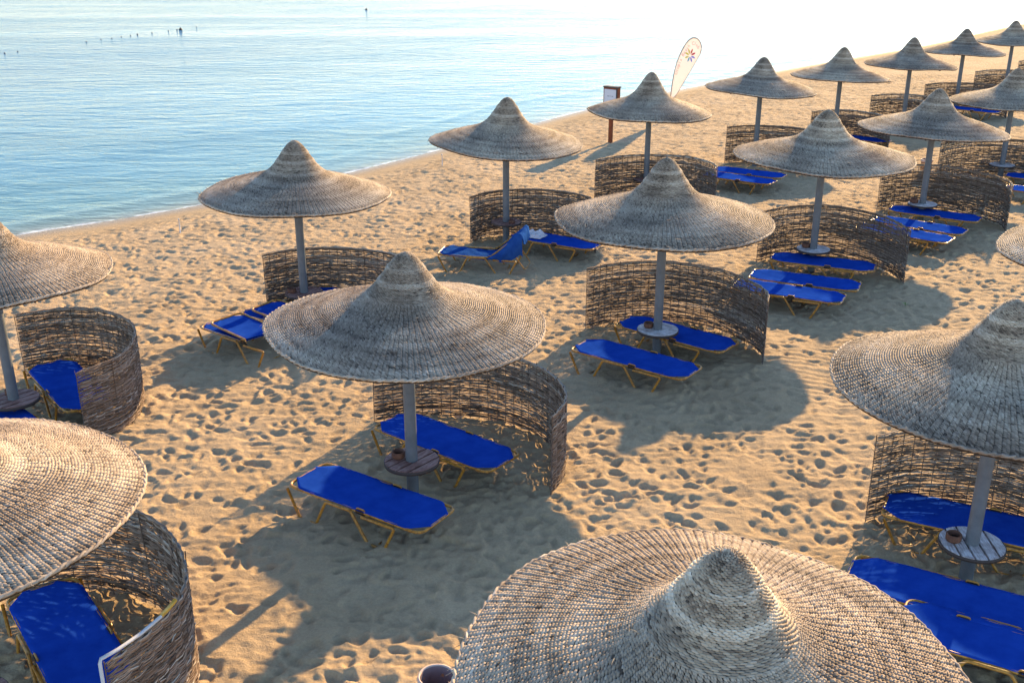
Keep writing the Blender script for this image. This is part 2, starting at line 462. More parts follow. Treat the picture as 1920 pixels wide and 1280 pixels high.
a = me.attributes.new('shore', 'FLOAT', 'POINT'); a.data.foreach_set('value', DD.ravel()[used].astype(np.float32))
far = sstep(RY1 - 8, RY1, GY) + sstep(RX1 - 3, RX1, GX)
far = np.clip(far, 0, 1) * sstep(.45, 1.5, DD)
a = me.attributes.new('far', 'FLOAT', 'POINT'); a.data.foreach_set('value', far.ravel()[used].astype(np.float32))
sand = link('sand_beach', me); sand['kind'] = 'structure'

# ------------------------------------------------------------------ sea
E1 = np.array([.64, .768]); E2 = np.array([-.768, .64]); O = np.array([-1.0, 33.0])
sl = np.concatenate([-np.geomspace(3000, 62, 24), np.linspace(-60, 90, 240), np.geomspace(92, 5000, 26)])
so = np.concatenate([np.linspace(-14, 16, 130), np.geomspace(16.3, 150, 120), np.geomspace(155, 5000, 30)])
A, B = np.meshgrid(sl, so)
SX = O[0] + A * E1[0] + B * E2[0]; SY = O[1] + A * E1[1] + B * E2[1]
sdist = shore_dist(SX.ravel(), SY.ravel()).reshape(SX.shape)
swell = np.zeros_like(SX)
for k in range(7):
    lam = [9, 6.2, 4.4, 3.1, 13, 2.3, 7.5][k]; th = R([52, 66, 40, 75, 58, 48, 30][k]) + math.pi / 2; amp = .0045 * lam ** .75
    swell += amp * np.sin(2 * np.pi / lam * (SX * math.cos(th) + SY * math.sin(th)) + k * 1.7 + .6 * np.sin(.11 * A + k))
swell *= sstep(0, 7, -sdist) * .22 * (1 - sstep(120, 260, -sdist))
# small lapping waves at the edge
for c0, amp in ((-1.3, .030), (-2.9, .020)):
    w_ = c0 + .35 * np.sin(.23 * A + c0) + .18 * np.sin(.71 * A)
    swell += amp * np.exp(-((sdist - w_) / .22) ** 2) * (.5 + .5 * np.sin(.17 * A + 2 * c0))
V = np.stack([SX.ravel(), SY.ravel(), SEA_Z + swell.ravel()], -1)
n0, n1_ = SX.shape; idx = np.arange(n0 * n1_).reshape(n0, n1_)
F = np.stack([idx[:-1, :-1], idx[:-1, 1:], idx[1:, 1:], idx[1:, :-1]], -1).reshape(-1, 4)
F = F[sdist.ravel()[F].min(1) < 1.0]
M_SEA, nt, b = mat('sea_water', rough=.12, spec=.07)
b.inputs['IOR'].default_value = 1.333
off = math_node(nt, 'MULTIPLY', attr(nt, 'shore'), -1.0)
tc = nt.nodes.new('ShaderNodeTexCoord')
mp = nt.nodes.new('ShaderNodeMapping'); mp.inputs['Rotation'].default_value = (0, 0, -R(60)); mp.inputs['Scale'].default_value = (.018, .16, 1)
nt.links.new(tc.outputs['Object'], mp.inputs[0])
streak = noise(nt, 1.0, 4, .55, vec=mp.outputs[0], dist=.4)
mr = nt.nodes.new('ShaderNodeMapRange'); mr.inputs[1].default_value = 0; mr.inputs[2].default_value = 30
nt.links.new(off.outputs[0], mr.inputs[0])
rp = ramp(nt, [(0.0, (.22, .22, .17)), (.022, (.16, .25, .25)), (.07, (.105, .235, .28)), (.22, (.085, .215, .29)), (1.0, (.070, .185, .30))])
nt.links.new(mr.outputs[0], rp.inputs[0])
# foam where the edge laps
nf = noise(nt, 1.6, 5, .7)
fo = nt.nodes.new('ShaderNodeMapRange'); fo.inputs[1].default_value = .05; fo.inputs[2].default_value = .55; fo.inputs[3].default_value = 1; fo.inputs[4].default_value = 0
nt.links.new(off.outputs[0], fo.inputs[0])
fm = math_node(nt, 'MULTIPLY', fo.outputs[0], nf.outputs[0])
fr = ramp(nt, [(.40, (0, 0, 0)), (.55, (.75, .75, .75))]); nt.links.new(fm.outputs[0], fr.inputs[0])
nt.links.new(mixrgb(nt, fr.outputs[0], rp.outputs[0], (.72, .74, .74)), b.inputs['Base Color'])
rg = nt.nodes.new('ShaderNodeMapRange'); rg.inputs[1].default_value = .35; rg.inputs[2].default_value = .65; rg.inputs[3].default_value = .08; rg.inputs[4].default_value = .15
nt.links.new(streak.outputs[0], rg.inputs[0]); nt.links.new(rg.outputs[0], b.inputs['Roughness'])
mp2 = nt.nodes.new('ShaderNodeMapping'); mp2.inputs['Rotation'].default_value = (0, 0, -R(58)); mp2.inputs['Scale'].default_value = (.55, 1.5, 1)
nt.links.new(tc.outputs['Object'], mp2.inputs[0])
w1 = noise(nt, 1.1, 4, .6, vec=mp2.outputs[0], dist=.3); w2 = noise(nt, 4.5, 3, .6, vec=mp2.outputs[0])
ad = math_node(nt, 'ADD', w1.outputs[0], math_node(nt, 'MULTIPLY', w2.outputs[0], .22).outputs[0])
bn = bump(nt, b, ad.outputs[0], .55, .18)
ms = nt.nodes.new('ShaderNodeMapRange'); ms.inputs[1].default_value = .36; ms.inputs[2].default_value = .6; ms.inputs[3].default_value = .40; ms.inputs[4].default_value = .68
nt.links.new(streak.outputs[0], ms.inputs[0]); nt.links.new(ms.outputs[0], bn.inputs['Strength'])
md = nt.nodes.new('ShaderNodeMapRange'); md.inputs[1].default_value = 6; md.inputs[2].default_value = 60; md.inputs[3].default_value = .10; md.inputs[4].default_value = .52
nt.links.new(off.outputs[0], md.inputs[0]); nt.links.new(md.outputs[0], bn.inputs['Distance'])
me = mesh_np('sea', V, F, M_SEA)
a = me.attributes.new('shore', 'FLOAT', 'POINT'); a.data.foreach_set('value', sdist.ravel().astype(np.float32))
sea = link('sea_water', me); sea['kind'] = 'structure'

# ------------------------------------------------------------------ straw parasols
PROF = np.array([(0.0, .868), (.055, .853), (.115, .802), (.175, .722), (.235, .630), (.295, .540), (.36, .458), (.44, .384), (.54, .322), (.68, .266), (.88, .210), (1.12, .140), (1.34, .066), (1.47, .018), (1.5, 0.0)])
PC, PL = catmull(PROF, 400)
PS = np.linspace(0, PL, 400)
PT = np.gradient(PC, axis=0); PT /= np.linalg.norm(PT, axis=1)[:, None]
def make_canopy(seed):
    g = np.random.default_rng(seed)
    ph = g.uniform(0, 6.28, 6); am = g.uniform(.4, 1.0, 6)
    def warp(th, r, z):
        q = (r / 1.5)
        dz = (.030 * am[0] * np.cos(2 * th + ph[0]) + .020 * am[1] * np.cos(3 * th + ph[1]) + .012 * am[2] * np.cos(5 * th + ph[2])) * q ** 2
        dr = 1 + .012 * am[3] * np.cos(2 * th + ph[3]) + .008 * am[4] * np.cos(7 * th + ph[4]) * q
        return r * dr, z + dz
    rows = [.016]
    while rows[-1] < PL - .030:
        rq = np.interp(rows[-1], PS, PC[:, 0]); rows.append(rows[-1] + (.0125 if rq < .42 else .0180 if rq < .6 else .0225))
    rows = np.array(rows)
    Vs, Fs, Ts = [], [], []; o = 0
    rowt = .5 + .10 * np.interp(np.arange(len(rows)), np.arange(0, len(rows) + 6, 3), g.normal(0, 1, len(np.arange(0, len(rows) + 6, 3))))
    for k, s0 in enumerate(rows):
        r0 = np.interp(s0, PS, PC[:, 0])
        nb = 18 if r0 < .09 else 30 if r0 < .20 else 52 if r0 < .42 else 160 if r0 < .85 else 270
        pale = (.182 < r0 < .210) or (.272 < r0 < .304) 
        rh = (.0125 if r0 < .42 else .0180 if r0 < .6 else .0225)
        zone = .0
        if r0 < .256: zone = -.06
        c = (np.arange(nb) + .5 * (k % 2) * (1 if r0 < .42 else 0) + (.125 * (-1) ** np.arange(nb) if r0 > .42 else 0) + (.05 * k if r0 < .30 else 0)) * 2 * np.pi / nb + g.normal(0, .07, nb) / nb * 6.28
        hl = 2 * np.pi / nb * (.66 if r0 < .42 else .72)
        tl = np.array([-1, -.42, .42, 1.0])
        hgt = np.array([-.0105, .0045, .0058, -.0105]) * (1.25 if pale else 1)
        ac = np.array([-1, 0, 1.0]); ah = np.array([-.005, .003, -.005])
        th = c[:, None, None] + hl * tl[None, :, None] + 0 * ac
        slant = rh * (.22 if r0 < .42 else .52 if r0 < .6 else .60) * tl[None, :, None]
        s = s0 + slant + (rh * (.58 if r0 < .42 else .50) * (1 + g.normal(0, .12, nb)))[:, None, None] * ac[None, None, :] * (.72 + .28 * (1 - tl[None, :, None] ** 2)) + g.normal(0, .0010, nb)[:, None, None]
        s = np.clip(s, 0.002, PL)
        off = hgt[None, :, None] + ah[None, None, :] + g.normal(0, .0012, nb)[:, None, None] + (.004 if pale else 0)
        r = np.interp(s, PS, PC[:, 0]); z = np.interp(s, PS, PC[:, 1])
        tx = np.interp(s, PS, PT[:, 0]); tz = np.interp(s, PS, PT[:, 1])
        r = r - tz * off; z = z + tx * off
        r, z = warp(th, r, z)
        V = np.stack([r * np.cos(th), r * np.sin(th), z], -1).reshape(-1, 3)
        i = np.arange(nb)[:, None, None] * 12; p = np.arange(3)[None, :, None] * 3; q = np.arange(2)[None, None, :]
        b0 = i + p + q
        F = np.stack([b0, b0 + 1, b0 + 4, b0 + 3], -1).reshape(-1, 4) + o
        t = rowt[k] + zone + g.normal(0, .105, nb) + (.30 if pale else .12 if .98 < r0 < 1.05 else 0)
        t = np.where(g.random(nb) < .05, t - .25, t)
        # patches of weathering
        t = t + .10 * np.sin(3 * c + ph[5] + 4 * r0) * np.sin(5 * r0 + ph[1])
        Ts.append(np.repeat(np.clip(t, .02, .98), 6)); Vs.append(V); Fs.append(F); o += len(V)
    weave = mesh_np('weave', np.vstack(Vs), np.vstack(Fs), M_STRAW, True, np.concatenate(Ts))
    # backing shell with thickness
    n = 96; a = np.arange(n) * 2 * np.pi / n
    pr = PC[::9]; pr = np.vstack([pr, PC[-1:]]); m = len(pr)
    def shell(offs, rmul):
        th = np.broadcast_to(a[None], (m, n)); r, z = warp(th, np.broadcast_to(pr[:, :1] * rmul, (m, n)), np.broadcast_to(pr[:, 1:] - offs, (m, n)))
        return np.stack([r * np.cos(th), r * np.sin(th), z], -1).reshape(-1, 3)
    V = np.vstack([shell(.008, .993), shell(.032, .990)])
    i = np.arange(m - 1)[:, None]; j = np.arange(n)[None]; j2 = (j + 1) % n
    f = np.stack(np.broadcast_arrays(i * n + j, (i + 1) * n + j, (i + 1) * n + j2, i * n + j2), -1).reshape(-1, 4)
    f2 = f[:, ::-1] + m * n
    e = (m - 1) * n + np.arange(n); e2 = (m - 1) * n + (np.arange(n) + 1) % n
    f3 = np.stack([e, e + m * n, e2 + m * n, e2], -1)
    sh = mesh_np('canopy', V, np.vstack([f, f2, f3]), M_SHELL)
    # braided rim: two ropes twisting round each other, with loose straw ends
    parts = []; tt = np.linspace(0, 2 * np.pi, 181)[:-1]
    for ph0 in (0, math.pi):
        r, z = warp(tt, 1.492 + .010 * np.cos(60 * tt + ph0), .004 + .010 * np.sin(60 * tt + ph0))
        parts.append(tube(np.stack([r * np.cos(tt), r * np.sin(tt), z + .003 * np.sin(23 * tt + ph[2])], -1), .012, 5, True))
    nf_rim = sum(len(p[1]) for p in parts)
    for _ in range(90):
        t0 = g.uniform(0, 6.28); r, z = warp(np.array(t0), 1.46, .01)
        p0 = np.array([r * math.cos(t0), r * math.sin(t0), z]); L = g.uniform(.03, .10)
        dr = np.array([math.cos(t0 + g.normal(0, .7)), math.sin(t0 + g.normal(0, .7)), g.normal(-.1, .45)])
        parts.append(tube(np.array([p0, p0 + dr * L * .6, p0 + dr * L + np.array([0, 0, -.1 * L])]), [.0035, .003, .001], 3, False, False))
    for _ in range(170):
        t0 = g.uniform(0, 6.28); s_ = PL * g.uniform(.12, .98) ** .6; r_, z_ = np.interp(s_, PS, PC[:, 0]), np.interp(s_, PS, PC[:, 1])
        r, z = warp(np.array(t0), r_, z_); p0 = np.array([r * math.cos(t0), r * math.sin(t0), z + .002]); L = g.uniform(.03, .09)
        ta = t0 + g.choice([-1, 1]) * math.pi / 2 + g.normal(0, .6); dr = np.array([math.cos(ta), math.sin(ta), g.uniform(.05, .5)])
        parts.append(tube(np.array([p0, p0 + dr * L * .5, p0 + dr * L - np.array([0, 0, .15 * L])]), [.003, .0028, .001], 3, False, False))
    V, F = join(parts)
    rim = mesh_np('rim_braid', V, F, M_STRAW, True, np.clip(g.normal(.6, .15, len(F)), 0, 1))
    return weave, sh, rim
CANOPIES = [make_canopy(s) for s in (11, 23, 37)]
# top tuft: a small twisted knot
kn = []
for k in range(9):
    a = k * 2.4; kn.append(np.array([(.03 * math.cos(a), .03 * math.sin(a), .852), (.016 * math.cos(a + .6), .016 * math.sin(a + .6), .868), (.004 * math.cos(a + 1.2), .004 * math.sin(a + 1.2), .873 + .002 * (k % 3))]))
V, F = join([tube(p, [.009, .008, .003], 4, False, False) for p in kn])
TUFT = mesh_np('top_knot', V, F, M_STRAW, True, np.clip(rng.normal(.5, .15, len(F)), 0, 1))

POLE = lathe('pole', [(0, -.3), (.068, -.3), (.068, .0), (.066, 2.25), (.062, 2.27), (.0, 2.27)], M_POLE, 20)
COLLAR = lathe('collar', [(.067, -.035), (.092, -.035), (.092, .010), (.080, .022), (.067, .022)], M_BAND, 20)
RAFTER = tube_mesh('rafter', [np.array([(.05, 0, .46), (.45, 0, .215), (.9, 0, .105), (1.42, 0, -.025)])], .018, M_STAKE, 6)

TR, TT = .305, .032
def plank_meshes(material):
    out = []; n = 5; w = 2 * TR / n; gap = .0115
    for k in range(n):
        y0, y1 = -TR + k * w + gap, -TR + (k + 1) * w - gap
        yy = np.linspace(y0, y1, 7); xs_ = np.sqrt(np.maximum(TR ** 2 - yy ** 2, .0004))
        ring = [(x, y) for x, y in zip(xs_, yy)] + [(-x, y) for x, y in zip(xs_[::-1], yy[::-1])]
        m = len(ring)
        V = [(x, y, TT) for x, y in ring] + [(x, y, 0) for x, y in ring]
        faces = [list(range(m)), list(range(2 * m - 1, m - 1, -1))] + [[(i + 1) % m, i, m + i, m + (i + 1) % m] for i in range(m)]
        out.append(poly_mesh('plank', V, faces, material, False))
    return out
PLANKS = {'red': plank_meshes(M_PLANK_RED), 'white': plank_meshes(M_PLANK_WHITE)}
BATTEN = box_mesh('batten', -.02, .02, -.27, .27, -.03, -.001, M_BAND, .003)
EDGE = lathe('edge_band', [(TR - .001, -.012), (TR + .008, -.012), (TR + .008, TT - .006), (TR - .001, TT - .006), (TR - .001, -.012)], M_BAND, 48)
ASHTRAY = lathe('ashtray', [(0, 0), (.048, 0), (.056, .012), (.056, .052), (.050, .060), (.044, .056), (.044, .022), (0, .020)], M_CLAY, 20)
ASH = lathe('ash', [(0, .0235), (.02, .026), (.0425, .0235)], M_ASH, 14)

def parasol(x, y, Ha, Hr, Rr, variant, label, table='red', ashtray=None, tilt=(0, 0), tz=.40, spin=None):
    g0 = gz(x, y)
    root = thing('straw_parasol', label, 'parasol', (x, y, 0), 0, 'straw parasols on the beach')
    we, sh, ri = CANOPIES[variant]
    c = link('canopy', sh, root, (0, 0, Hr)); c.scale = (Rr / 1.5, Rr / 1.5, (Ha - Hr) / .865)
    c.rotation_mode = 'ZXY'; c.rotation_euler = (R(tilt[0]), R(tilt[1]), spin if spin is not None else random.uniform(0, 6.28))
    w = link('weave', we, c); w['kind'] = 'stuff'
    link('rim_braid', ri, c); link('top_knot', TUFT, c)
    p = link('pole', POLE, root); p.scale = (1, 1, (Hr + .35) / 2.27)
    for k in range(8):
        r_ = link('rafter', RAFTER, c); r_.rotation_euler = (0, 0, k * math.pi / 4)
    if table:
        t = link('table', EDGE, root, (0, 0, tz)); t.rotation_euler = (0, 0, R(50) if table == 'red' else R(86) if x > 4.4 and y < 9 else R(-35))
        for pm in PLANKS[table]: link('plank', pm, t)
        for dx in (-.12, .12): link('batten', BATTEN, t, (dx, 0, 0))
        link('collar', COLLAR, root, (0, 0, tz))
        if ashtray:
            a = link('ashtray', ASHTRAY, None, (x + ashtray[0], y + ashtray[1], tz + TT + .001)); s_ = ashtray[3] if len(ashtray) > 3 else 1.15
            a.scale = (s_, s_, s_)
            tag(a, ashtray[2], 'ashtray', 'clay ashtrays on the parasol tables')
            link('ash', ASH, a)
    return root

U = {  # x, y, apex, rim height, radius
 'A1': (-6.40, 12.35, 2.93, 2.09, 1.41), 'A2': (-3.46, 16.65, 2.94, 2.10, 1.51), 'A3': (-.12, 21.14, 2.97, 2.09, 1.53), 'A4': (3.26, 25.31, 2.95, 2.04, 1.47),
 'A5': (6.69, 28.89, 2.91, 2.08, 1.47), 'A6': (9.64, 31.62, 2.90, 2.08, 1.43), 'A7': (12.76, 34.65, 2.90, 2.06, 1.42), 'A8': (15.91, 38.29, 2.87, 2.09, 1.39),
 'A9': (19.2, 41.80, 2.88, 2.11, 1.38), 'A10': (22.6, 45.5, 2.88, 2.11, 1.40),
 'B0': (-4.25, 6.65, 2.93, 2.11, 1.52), 'B1': (-1.13, 10.59, 2.89, 2.09, 1.49), 'B2': (2.20, 14.90, 3.02, 2.12, 1.58), 'B3': (5.71, 19.25, 3.02, 2.17, 1.62),
 'B4': (9.07, 22.81, 2.91, 2.07, 1.56), 'B5': (12.65, 27.01, 2.84, 2.01, 1.50), 'B6': (16.1, 31.1, 2.9, 2.05, 1.5),
 'C1': (1.14, 4.85, 2.96, 2.05, 1.47), 'C2': (4.51, 8.92, 2.94, 2.09, 1.50), 'C3': (7.95, 13.0, 3.0, 2.14, 1.60)}
ULAB = {
 'A1': 'straw parasol nearest the water, row neighbour of the parasol with folded loungers',
 'A2': 'straw parasol above the loungers with folded-over backrests',
 'A3': 'straw parasol above the lounger with a raised, towel-covered backrest',
 'A4': 'straw parasol beside the brown-framed notice board',
 'A5': 'straw parasol, first in the seaside row beyond the teardrop flag',
 'A6': 'straw parasol, second in the seaside row beyond the teardrop flag',
 'A7': 'straw parasol, third in the seaside row beyond the teardrop flag',
 'A8': 'straw parasol, fourth in the seaside row beyond the teardrop flag',
 'A9': 'straw parasol, fifth in the seaside row beyond the teardrop flag',
 'A10': 'straw parasol, sixth in the seaside row beyond the teardrop flag',
 'B0': 'sunlit straw parasol over the windbreak with a broken top hoop',
 'B1': 'straw parasol over two loungers and a reddish plank table',
 'B2': 'straw parasol over two loungers, beside the raked lines in the sand',
 'B3': 'straw parasol over three loungers and a green seedling in the sand',
 'B4': 'straw parasol over three loungers, behind it a small clay bin',
 'B5': 'straw parasol just past the small clay bin, over two loungers',
 'B6': 'straw parasol last of the middle row, beyond the small clay bin',
 'C1': 'large pale-ringed straw parasol beside the tall clay litter bin',
 'C2': 'straw parasol over three loungers, beside the parasol with the litter bin',
 'C3': 'straw parasol of the landward row, next to the parasol with raked sand'}
TAB = {'A1': 'red', 'A2': 'red', 'A3': 'red', 'B0': 'red', 'B1': 'red', 'B2': 'white', 'B3': 'white', 'B4': 'white', 'C2': 'white', 'A4': 'red', 'A5': 'white', 'A6': 'white', 'B5': 'white', 'A7': 'white', 'C3': 'white'}
ASHT = {'A1': (-.10, .14, 'clay ashtray on the dark table nearest the water'),
 'A2': (-.20, -.02, 'clay ashtray on the table by the folded loungers', 1.25), 'A3': (.12, -.15, 'clay ashtray on the table behind the raised backrest'),
 'B1': (-.155, .05, 'dark clay ashtray on the reddish plank table', 1.35), 'B2': (-.13, .07, 'clay ashtray on the whitewashed table by the raked sand', 1.3),
 'B3': (-.12, .08, 'clay ashtray on the table near the green seedling', 1.4), 'B4': (-.17, .06, 'clay ashtray on the table in front of the small clay bin', 1.6),
 'C2': (-.17, .04, 'round clay ashtray on the whitewashed table with wide plank gaps', 1.35)}
TILT = {'B1': (0, 1.2), 'B2': (0, .5), 'B3': (0, .8), 'A2': (0, 1.5), 'A3': (1, 2.0), 'A4': (0, 1.5), 'A5': (0, 2.2), 'C1': (3.5, 0), 'C2': (0, .6), 'B4': (0, 2.0), 'B5': (0, .5), 'A6': (0, 2), 'A7': (0, 1.5), 'A8': (0, 1)}
for i, (k, u) in enumerate(U.items()):
    parasol(*u, i % 3, ULAB[k], TAB.get(k), ASHT.get(k), TILT.get(k, (0, 0)), {'A3': .43, 'B1': .44}.get(k, .40), spin=i * 1.37)

# ------------------------------------------------------------------ wicker windbreaks
STAKE = tube_mesh('stake', [np.array([(0, 0, -.08), (.003, 0, .5), (0, .003, 1.0)])], .0052, M_STAKE, 5)
def windbreak(pts, label, height=1.0, seed=1, dense=False, lean=0.0, coarse=False):
    g = np.random.default_rng(seed)
    P = np.asarray(pts, float); cen = P.mean(0)
    root = thing('wicker_windbreak', label, 'windbreak', (*cen, 0), 0, 'curved wicker windbreaks')
    sp = .125
    C, L = catmull(P - cen, None); L = L[-1]
    ns = int(L / sp); sp = L / ns
    q = 2; npt = ns * q + 1
    C, _ = catmull(P - cen, npt)
    T = np.gradient(C, axis=0); T /= np.linalg.norm(T, axis=1)[:, None]
    N = np.stack([T[:, 1], -T[:, 0]], 1)
    gzv = ground_z(C[:, 0] + cen[0], C[:, 1] + cen[1])
    gzv = np.convolve(np.pad(gzv, 10, mode='edge'), np.ones(21) / 21, 'valid')
    rows = []; z = .02
    while z < .775: rows.append((z, .0076, 1.0)); z += (.0070 if dense else .0074) * g.uniform(.75, 1.3)
    z = .785
    while z < .855: rows.append((z, .0090, .5)); z += .0085
    z = .868
    while z < .955: rows.append((z, .0072, 1.0)); z += (.0095 if dense else .0125) * g.uniform(.8, 1.2)
    z = .965
    while z < 1.004: rows.append((z, .0105, .4)); z += .0095
    Vs, Fs, Ts = [], [], []; o = 0
    kn_ = max(4, npt // 5)
    # panel-wide sagging and gaps shared by neighbouring rows
    for ri, (z, rad, var) in enumerate(rows):
        wob = np.interp(np.arange(npt), np.linspace(0, npt - 1, kn_ + 1), g.normal(0, .0062 * var * (1 if .02 < z < .96 else .35), kn_ + 1))
        wob += g.normal(0, .0022, npt)
        zz = z * height + wob
        i = 0; tone = g.normal(.45, .12)
        while i < npt - 3:
            ln = int(g.integers(8, 26)) if var > .45 else int(g.integers(40, 60)); j = min(i + ln, npt)
            if npt - j < 4: j = npt
            open_ = var == 1.0 and g.random() < (.02 if dense else .045)
            if not open_:
                k = np.arange(i, j)
                offn = .010 * np.cos(np.pi * (k / q + ri)) + g.normal(0, .0022, len(k))
                if i > 0: offn[0] += g.choice([-1, 1]) * .012
                if j < npt: offn[-1] += g.choice([-1, 1]) * .014
                P3 = np.stack([C[k, 0] + N[k, 0] * offn, C[k, 1] + N[k, 1] * offn, zz[k] + gzv[k] * (1 - z) * .8], -1)
                dz = g.normal(0, .006 * var); P3[:, 2] += np.linspace(-dz, dz, len(k))
                rr = np.full(len(k), rad * g.uniform(.75, 1.25)); rr[0] *= .6; rr[-1] *= .5
                V, F = tube(P3, rr, 3, False, False)
                Vs.append(V); Fs.append(F + o); o += len(V)
                Ts.append(np.full(len(F), np.clip(tone + g.normal(0, .16) + (.18 if z > .78 and z < .86 or z > .96 else 0), .02, .98)))
            i = max(j - 1, i + 1) if j < npt else npt
    # loose ends sticking out
    for _ in range(int(70 * L / 4)):
        k = int(g.integers(0, npt)); z = g.uniform(.05, 1.02) * height; sgn = g.choice([-1, 1])
        p0 = np.array([C[k, 0], C[k, 1], z]); d = np.array([*(N[k] * sgn * g.uniform(.3, 1) + T[k] * g.normal(0, .8)), g.normal(.25, .4)])
        ln = g.uniform(.03, .10)
        V, F = tube(np.array([p0, p0 + d * ln * .5, p0 + d * ln]), [.003, .0025, .001], 3, False, False)
        Vs.append(V); Fs.append(F + o); o += len(V); Ts.append(np.full(len(F), g.uniform(.3, .95)))
    me = mesh_np('twig_weave', np.vstack(Vs), np.vstack(Fs), M_TWIG, True, np.concatenate(Ts))
    w = link('twig_weave', me, root); w['kind'] = 'stuff'
    for k in range(ns + 1):
        kk = min(k * q, npt - 1)
        s = link('stake', STAKE, root, (C[kk, 0] + g.normal(0, .004), C[kk, 1] + g.normal(0, .004), float(gzv[kk]) * .8))
        s.scale = (1, 1, height * g.uniform(.99, 1.03)); s.rotation_euler = (g.normal(0, .012), g.normal(0, .012), g.uniform(0, 6))
    return root

def rel(k, pts, dx=0, dy=0): return [(U[k][0] + a + dx, U[k][1] + c + dy) for a, c in pts]
B2C = [(1.20, 16.05), (1.62, 16.32), (2.15, 16.47), (2.62, 16.42), (3.29, 16.02), (3.67, 15.40), (3.80, 14.88), (3.73, 14.52)]
SHAPE = [(a - 2.20, c - 14.90) for a, c in B2C]
WB = {
 'A1': ([(-6.99, 13.95), (-6.47, 14.22), (-5.88, 14.17), (-5.33, 13.75), (-5.05, 13.18), (-5.0, 12.45), (-5.33, 11.86)], 'dense curved wicker windbreak of the parasol nearest the water', .99, True),
 'A2': ([(-4.18, 17.0), (-3.75, 17.30), (-3.30, 17.42), (-2.7, 17.35), (-2.05, 17.05), (-1.75, 16.5), (-1.7, 16.0)], 'curved wicker windbreak behind the folded loungers', .98, False),
 'A3': ([(-.86, 21.15), (-.5, 21.62), (.1, 21.86), (.75, 21.80), (1.35, 21.45), (1.66, 20.95), (1.68, 20.37)], 'curved wicker windbreak behind the lounger with the raised backrest', .97, False),
 'A4': ([(1.97, 24.75), (2.5, 25.2), (3.1, 25.42), (3.75, 25.38), (4.3, 25.1), (4.66, 24.5), (4.72, 24.05)], 'curved wicker windbreak near the notice board', 1.0, False),
 'A5': ([(5.92, 29.19), (6.4, 29.42), (6.95, 29.45), (7.6, 29.2), (8.05, 28.75), (8.3, 28.1), (8.3, 27.7)], 'curved wicker windbreak, first beyond the teardrop flag', 1.02, False),
 'A6': ([(9.0, 32.0), (9.6, 32.32), (10.25, 32.28), (10.75, 31.7), (10.95, 31.0), (10.9, 30.5)], 'curved wicker windbreak, second beyond the teardrop flag', 1.0, False),
 'A7': ([(11.86, 35.37), (12.5, 35.7), (13.2, 35.6), (13.8, 35.0), (14.0, 34.4), (13.95, 33.8)], 'curved wicker windbreak, third beyond the teardrop flag', 1.0, False),
 'A8': ([(14.65, 38.1), (15.4, 38.55), (16.3, 38.5), (16.95, 38.0), (17.2, 37.3), (17.1, 36.8)], 'curved wicker windbreak, fourth beyond the teardrop flag', 1.0, False),
 'A9': ([(17.94, 41.8), (18.7, 42.3), (19.6, 42.3), (20.3, 41.7), (20.5, 41.0), (20.4, 40.4)], 'curved wicker windbreak, fifth beyond the teardrop flag', 1.0, False),
 'A10': ([(21.2, 45.3), (22.0, 45.9), (22.9, 45.9), (23.6, 45.3), (23.8, 44.6)], 'curved wicker windbreak, sixth beyond the teardrop flag', 1.0, False),
 'B0': ([(-4.75, 8.55), (-4.2, 8.75), (-3.62, 8.62), (-3.15, 8.27), (-2.80, 7.72), (-2.68, 7.2), (-2.80, 6.72), (-2.98, 6.36)], 'tall curved wicker windbreak with a broken top hoop', 1.0, True),
 'B1': ([(-1.80, 12.52), (-1.4, 12.66), (-.9, 12.70), (-.22, 12.56), (.30, 12.15), (.58, 11.6), (.62, 11.1), (.44, 10.60)], 'curved wicker windbreak behind the reddish plank table', .98, False),
 'B2': (B2C, 'curved wicker windbreak beside the raked lines in the sand', 1.02, False),
 'B3': ([(4.79, 19.82), (5.5, 20.25), (6.26, 20.30), (6.9, 19.72), (7.15, 19.05), (7.18, 18.40)], 'curved wicker windbreak near the green seedling', 1.0, False),
 'B4': ([(8.45, 23.85), (9.1, 24.15), (9.87, 24.05), (10.4, 23.4), (10.72, 22.6), (10.62, 22.0)], 'curved wicker windbreak in front of the small clay bin', 1.02, False),
 'B5': ([(10.95, 26.9), (11.7, 27.45), (12.6, 27.55), (13.4, 27.2), (13.9, 26.6), (14.0, 26.0)], 'curved wicker windbreak just past the small clay bin', 1.0, False),
 'C2': ([(3.86, 10.03), (4.4, 10.22), (5.0, 10.15), (5.5, 9.87), (5.9, 9.35), (6.05, 8.8)], 'open-weave curved wicker windbreak behind the table with wide plank gaps', 1.04, False)}
for i, (k, (pts, lab, hh, dn)) in enumerate(WB.items()):
    wbr = windbreak(pts, lab, hh, 100 + i, dn)
    if k == 'B0':
        c0 = wbr.location
        hp = np.array([(-2.72, 6.86, 1.06), (-2.80, 6.62, 1.075), (-2.90, 6.42, 1.085), (-2.985, 6.30, 1.09), (-2.99, 6.285, 1.06), (-2.99, 6.28, .6), (-2.99, 6.28, -.05)]) - np.array([c0.x, c0.y, 0])
        link('hoop_pipe', tube_mesh('hoop_pipe', [hp], .014, M_PIPE, 8), wbr)
        hy = np.array([(-2.69, 7.10, 1.035), (-2.70, 6.98, 1.05), (-2.725, 6.85, 1.062)]) - np.array([c0.x, c0.y, 0])
        link('hoop_sleeve', tube_mesh('hoop_sleeve', [hy], .018, M_PIPE_Y, 8), wbr)

